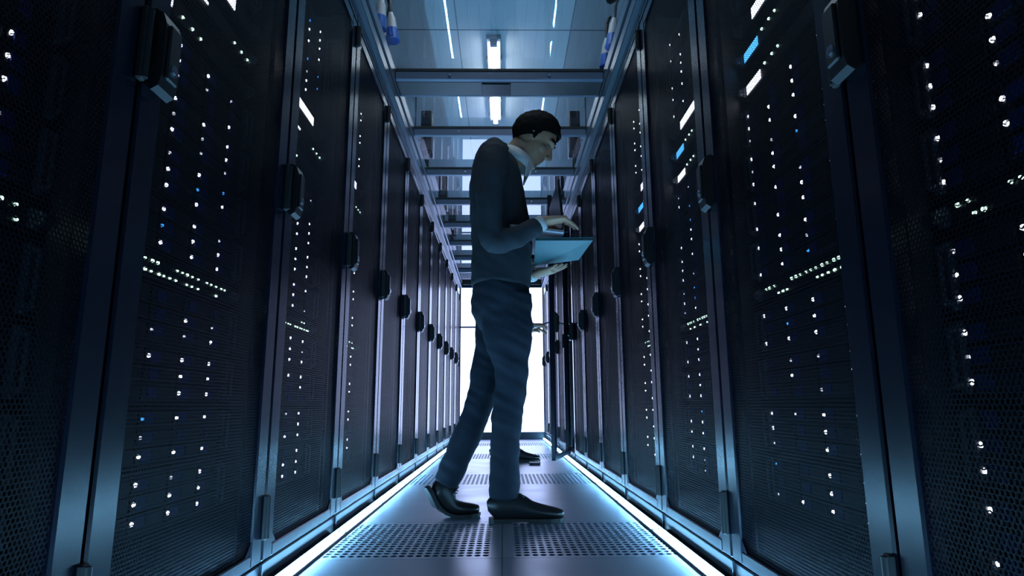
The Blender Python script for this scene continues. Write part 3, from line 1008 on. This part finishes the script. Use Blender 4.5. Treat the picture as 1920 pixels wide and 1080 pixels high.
def person(label, legs, torso, arms, head_c, head_tilt, neck, hands, shoes, mats, collar, seed, shirt=True):
    root = thing('person', label, 'person', (0, 0, 0))
    Y = Vector((0, 1, 0))
    # body: one continuous figure inside the clothes
    mb = MB()
    head_shape = head_shapes(mb, Vector(head_c), head_tilt)
    f, s, u, M, P = head_shape
    mb.loft([(Vector(neck[0]), 0.062, 0.062), (Vector(neck[1]), 0.054, 0.056), (P(-0.020, 0, -0.05), 0.054, 0.060)], Y, 20, 4)
    mb.loft([(c, ra * 0.90, rb * 0.88) for c, ra, rb in torso], Y, 24, 3)
    for a in arms:
        mb.loft([(c, r_ * 0.80, r_ * 0.80) for c, r_ in a], Y if a is arms[0] else Y, 14, 3)
    for L in legs['legs']:
        mb.loft([(c, ra * 0.78, rb * 0.78) for c, ra, rb in L], Y, 16, 3)
    mb.loft([(c, ra * 0.92, rb * 0.92) for c, ra, rb in legs['pelvis']], Y, 20, 3)
    for h in hands:
        add_hand(mb, *h)
    fuse('body', mb, 0.0040, 3, skin, root)
    # eyes and hair
    for b in (-1, 1):
        MB().ball(P(0.074, b * 0.030, 0.008), 0.0100, 0.0120, 0.0070, M, 14).build('eye', eye_mat, root)
    hm = hair_mesh(P, M, seed)
    hm.loft([(P(0.070, -0.052, 0.037), 0.003, 0.003), (P(0.083, -0.030, 0.043), 0.003, 0.003), (P(0.088, -0.014, 0.039), 0.002, 0.002)], u, 8, 3)
    hm.loft([(P(0.070, 0.052, 0.037), 0.003, 0.003), (P(0.083, 0.030, 0.043), 0.003, 0.003), (P(0.088, 0.014, 0.039), 0.002, 0.002)], u, 8, 3)
    ho = hm.build('hair', hair_mat, root)
    so = ho.modifiers.new('thick', 'SOLIDIFY'); so.thickness = 0.010; so.offset = -1
    # clothes
    mb = MB()
    mb.loft(torso, Y, 32, 5)
    for a in arms:
        mb.loft([(c, r_, r_) for c, r_ in a], Y, 20, 5)
    fuse('sweater', mb, 0.0065, 3, mats[0], root, (0.007, 6, 13, seed))
    mb = MB()
    mb.loft(legs['pelvis'], Y, 32, 4)
    for L in legs['legs']:
        mb.loft(L, Y, 24, 6)
    fuse('trousers', mb, 0.0065, 3, mats[1], root, (0.009, 5, 16, seed + 3))
    if collar:
        c0, c1, n_ = Vector(collar[0]), Vector(collar[1]), None
        mb = MB()
        ax = Vector(collar[2]).normalized()
        fr = Vector((ax.z, 0, -ax.x))
        rings = []
        nseg = 40
        for ri, (cc, ra, rb) in enumerate(((c0, 0.082, 0.092), (c0 * 0.5 + c1 * 0.5, 0.074, 0.083), (c1, 0.064, 0.070))):
            rings.append([cc + Y * ra * math.sin(2 * math.pi * q / nseg) + fr * rb * math.cos(2 * math.pi * q / nseg) for q in range(nseg)])
        vs_ = [p for r_ in rings for p in r_]
        fs = []
        for i in range(2):
            for q in range(nseg):
                fs.append([i * nseg + q, i * nseg + (q + 1) % nseg, (i + 1) * nseg + (q + 1) % nseg, (i + 1) * nseg + q])
        mb.add(vs_, fs, 0, True)
        for b in (-1, 1):            # collar points in front
            a = c0 + fr * 0.080 + Y * b * 0.028
            mb.add([a + ax * 0.035, a + Y * b * 0.042 - fr * 0.02 + ax * 0.03, a + Y * b * 0.030 - ax * 0.045 + fr * 0.012, a + fr * 0.012 + ax * 0.03 - Y * b * 0.02],
                   [[0, 1, 2], [0, 2, 3]])
        o = mb.build('shirt_collar', shirt_mat, root)
        md = o.modifiers.new('thick', 'SOLIDIFY'); md.thickness = 0.006; md.offset = 1
    for a, h in zip(arms, hands):    # white cuffs
        w = Vector(h[0]); d = Vector(a[-1][0]) - Vector(a[-2][0]); d.normalize()
        e = Vector(a[-1][0])
        MB().loft([(e - d * 0.006, a[-1][1] * 0.97, a[-1][1] * 0.97), (e + d * 0.026, a[-1][1] * 0.92, a[-1][1] * 0.92)], Y, 20, 2).build('shirt_cuff', shirt_mat, root)
    for sh in shoes:
        add_shoe(root, *sh)
    return root

V = Vector
T_ = [(V((0.004, 2.69, 0.972)), 0.174, 0.130), (V((0.010, 2.69, 1.08)), 0.172, 0.134), (V((0.010, 2.69, 1.20)), 0.168, 0.134), (V((-0.006, 2.69, 1.33)), 0.184, 0.130),
      (V((-0.016, 2.69, 1.45)), 0.198, 0.120), (V((-0.018, 2.69, 1.53)), 0.195, 0.102), (V((-0.008, 2.69, 1.585)), 0.140, 0.082), (V((0.020, 2.69, 1.615)), 0.085, 0.070)]
legs = {'pelvis': [(V((0.004, 2.69, 1.04)), 0.140, 0.105), (V((0.006, 2.69, 0.95)), 0.170, 0.128), (V((0.010, 2.69, 0.85)), 0.165, 0.126), (V((0.012, 2.69, 0.79)), 0.12, 0.10)],
        'legs': [[(V((0.022, 2.615, 0.92)), 0.092, 0.118), (V((0.034, 2.615, 0.76)), 0.088, 0.104), (V((0.046, 2.62, 0.62)), 0.073, 0.076), (V((0.044, 2.628, 0.52)), 0.066, 0.066),
                  (V((0.028, 2.63, 0.38)), 0.064, 0.064), (V((0.020, 2.635, 0.22)), 0.058, 0.060), (V((0.018, 2.635, 0.095)), 0.060, 0.064)],
                 [(V((0.0, 2.765, 0.92)), 0.092, 0.115), (V((-0.020, 2.762, 0.74)), 0.086, 0.094), (V((-0.058, 2.752, 0.58)), 0.070, 0.072), (V((-0.085, 2.745, 0.48)), 0.064, 0.064),
                  (V((-0.135, 2.735, 0.35)), 0.060, 0.060), (V((-0.190, 2.722, 0.225)), 0.056, 0.056), (V((-0.228, 2.722, 0.142)), 0.054, 0.056)]]}
arms = [[(V((-0.020, 2.530, 1.525)), 0.066), (V((-0.034, 2.485, 1.42)), 0.062), (V((-0.040, 2.458, 1.28)), 0.054), (V((-0.030, 2.450, 1.125)), 0.050), (V((0.035, 2.455, 1.125)), 0.047), (V((0.110, 2.470, 1.160)), 0.041), (V((0.158, 2.482, 1.192)), 0.036)],
        [(V((-0.020, 2.850, 1.525)), 0.066), (V((-0.030, 2.895, 1.42)), 0.062), (V((-0.035, 2.925, 1.28)), 0.054), (V((-0.020, 2.925, 1.10)), 0.050), (V((0.045, 2.905, 1.075)), 0.046), (V((0.100, 2.868, 1.062)), 0.040), (V((0.140, 2.838, 1.058)), 0.036)]]
hands = [((0.180, 2.492, 1.213), (0.93, 0.12, 0.10), (-0.1, 0.0, 1), (0, 1, 0), 0.42, 1.0),
         ((0.160, 2.822, 1.058), (0.85, -0.52, 0.10), (0, 0, -1), (0, 1, 0), 0.12, 1.0)]
shoes = [((-0.045, 2.632, 0.0), R(1), 0.0), ((-0.366, 2.655, 0.0), R(24), R(64))]
person('dark haired man in grey sweater and blue trousers striding with an open laptop', legs, T_, arms, (0.160, 2.69, 1.658), R(40), ((0.020, 2.69, 1.55), (0.075, 2.69, 1.595)),
       hands, shoes, (sweater_mat, trouser_mat), ((0.056, 2.69, 1.548), (0.092, 2.69, 1.590), (0.50, 0, 0.87)), 1.0)

# the second worker, further along, reaching into the open rack
O = V((0.09, 2.79, 0.0))
def sh(p): return V(p) + O
T2 = [(sh(c), ra, rb) for c, ra, rb in T_]
legs2 = {'pelvis': [(sh(c), ra, rb) for c, ra, rb in legs['pelvis']],
         'legs': [[(sh((0.018, 2.615, 0.92)), 0.092, 0.110), (sh((0.018, 2.615, 0.74)), 0.086, 0.096), (sh((0.016, 2.61, 0.52)), 0.066, 0.068), (sh((0.0, 2.60, 0.30)), 0.062, 0.062), (sh((-0.01, 2.595, 0.10)), 0.058, 0.060)],
                  [(sh((-0.005, 2.765, 0.92)), 0.092, 0.110), (sh((-0.03, 2.765, 0.74)), 0.086, 0.096), (sh((-0.06, 2.77, 0.52)), 0.066, 0.068), (sh((-0.10, 2.775, 0.30)), 0.062, 0.062), (sh((-0.13, 2.78, 0.10)), 0.058, 0.060)]]}
arms2 = [[(sh((-0.01, 2.53, 1.525)), 0.066), (sh((0.0, 2.49, 1.42)), 0.060), (sh((0.02, 2.47, 1.28)), 0.054), (sh((0.05, 2.48, 1.15)), 0.048), (sh((0.11, 2.55, 1.14)), 0.043), (sh((0.165, 2.62, 1.145)), 0.036)],
         [(sh((-0.01, 2.85, 1.525)), 0.066), (sh((0.0, 2.89, 1.42)), 0.060), (sh((0.02, 2.91, 1.28)), 0.054), (sh((0.05, 2.90, 1.15)), 0.048), (sh((0.10, 2.87, 1.12)), 0.043), (sh((0.15, 2.83, 1.12)), 0.036)]]
hands2 = [(sh((0.185, 2.640, 1.15)), (0.9, 0.35, 0.12), (0, -0.2, 1), (0, 1, 0), 0.50, 1.0), (sh((0.17, 2.815, 1.125)), (0.95, -0.2, 0.1), (0, 0, 1), (0, -1, 0), 0.5, 1.0)]
shoes2 = [(sh((-0.070, 2.59, 0)), R(2), 0.0), (sh((-0.190, 2.78, 0)), R(0), 0.0)]
person('second person in dark clothes at the open rack, mostly hidden behind the walking man', legs2, T2, arms2, sh((0.120, 2.69, 1.715)), R(20), (sh((0.010, 2.69, 1.56)), sh((0.055, 2.69, 1.63))),
       hands2, shoes2, (worker_mat, trouser_mat), (sh((0.040, 2.69, 1.562)), sh((0.062, 2.69, 1.602)), (0.35, 0, 0.93)), 4.0)
mb = MB().tube([sh((0.235, 2.672, 1.130)), sh((0.275, 2.685, 1.160)), sh((0.33, 2.70, 1.185)), sh((0.40, 2.73, 1.19)), sh((0.52, 2.80, 1.17))], 0.0065, 10)
tag(mb.build('patch_cable', folder_mat), 'pale teal cable held by the second person at the open rack', 'cable')

# laptop and folder carried by the man
def board(mb, q, th, mat=0):
    q = [V(p) for p in q]
    n_ = (q[1] - q[0]).cross(q[3] - q[0]).normalized() * th
    vs_ = q + [p + n_ for p in q]
    return mb.add(vs_, [[3, 2, 1, 0], [4, 5, 6, 7], [0, 1, 5, 4], [1, 2, 6, 5], [2, 3, 7, 6], [3, 0, 4, 7]], mat)
fo = thing('folder', 'teal folder held flat under the open laptop', 'folder')
A, B_, C_, D_ = V((0.150, 2.50, 1.132)), V((0.392, 2.52, 1.138)), V((0.365, 2.80, 1.120)), V((0.158, 2.80, 1.092))
board(MB(), (A, B_, C_, D_), 0.004).build('back_cover', folder_mat, fo)
up_ = V((0, 0, 0.0045))
board(MB(), [p + up_ for p in (A * 0.97 + C_ * 0.03, B_ * 0.97 + D_ * 0.03, C_ * 0.97 + A * 0.03, D_ * 0.97 + B_ * 0.03)], 0.006).build('paper_sheets', shirt_mat, fo)
board(MB(), [p + up_ * 2.45 for p in (A, B_, C_, D_)], 0.003).build('front_cover', folder_mat, fo)
lt = thing('laptop', 'open laptop with dark screen held by the walking man', 'laptop', (0.150, 2.655, 1.168), 0)
lt.rotation_euler = (R(-4), R(6), R(2))
MB().box(-0.115, 0.115, -0.165, 0.165, -0.006, 0.010, 0.004).build('base', laptop_silver, lt)
mb = MB()
for r_ in range(5):
    for c in range(13):
        mb.box(-0.055 + 0.026 * r_ - 0.011 + 0.0, -0.055 + 0.026 * r_ + 0.011, -0.150 + 0.0232 * c, -0.150 + 0.0232 * c + 0.020, 0.010, 0.0125, 0.001)
mb.build('keyboard', key_mat, lt)
MB().box(-0.110, -0.072, -0.05, 0.05, 0.010, 0.0106).build('touchpad', ear_grey, lt)
lid = link('lid', None, lt, (0.112, 0, 0.012))
lid.rotation_euler = (0, R(-10), 0)
MB().box(-0.004, 0.004, -0.165, 0.165, 0.0, 0.230, 0.003).build('lid_shell', dark_metal, lid)
MB().box(-0.0055, -0.0042, -0.155, 0.155, 0.012, 0.220).build('screen', screen_dark, lid)
MB().cyl((0.112, -0.12, 0.011), (0.112, 0.12, 0.011), 0.006, n=10).build('hinge', dark_metal, lt)

# small thing dropped on the floor
t = thing('tool_case', 'small black tool case lying on the floor beside the second worker', 'case', (0.262, 5.08, 0), R(4))
MB().box(-0.045, 0.045, -0.03, 0.03, 0.0, 0.020, 0.005).build('case_body', black_plastic, t)
MB().box(-0.012, 0.012, -0.034, -0.030, 0.007, 0.014, 0.001).build('clasp', ear_grey, t)
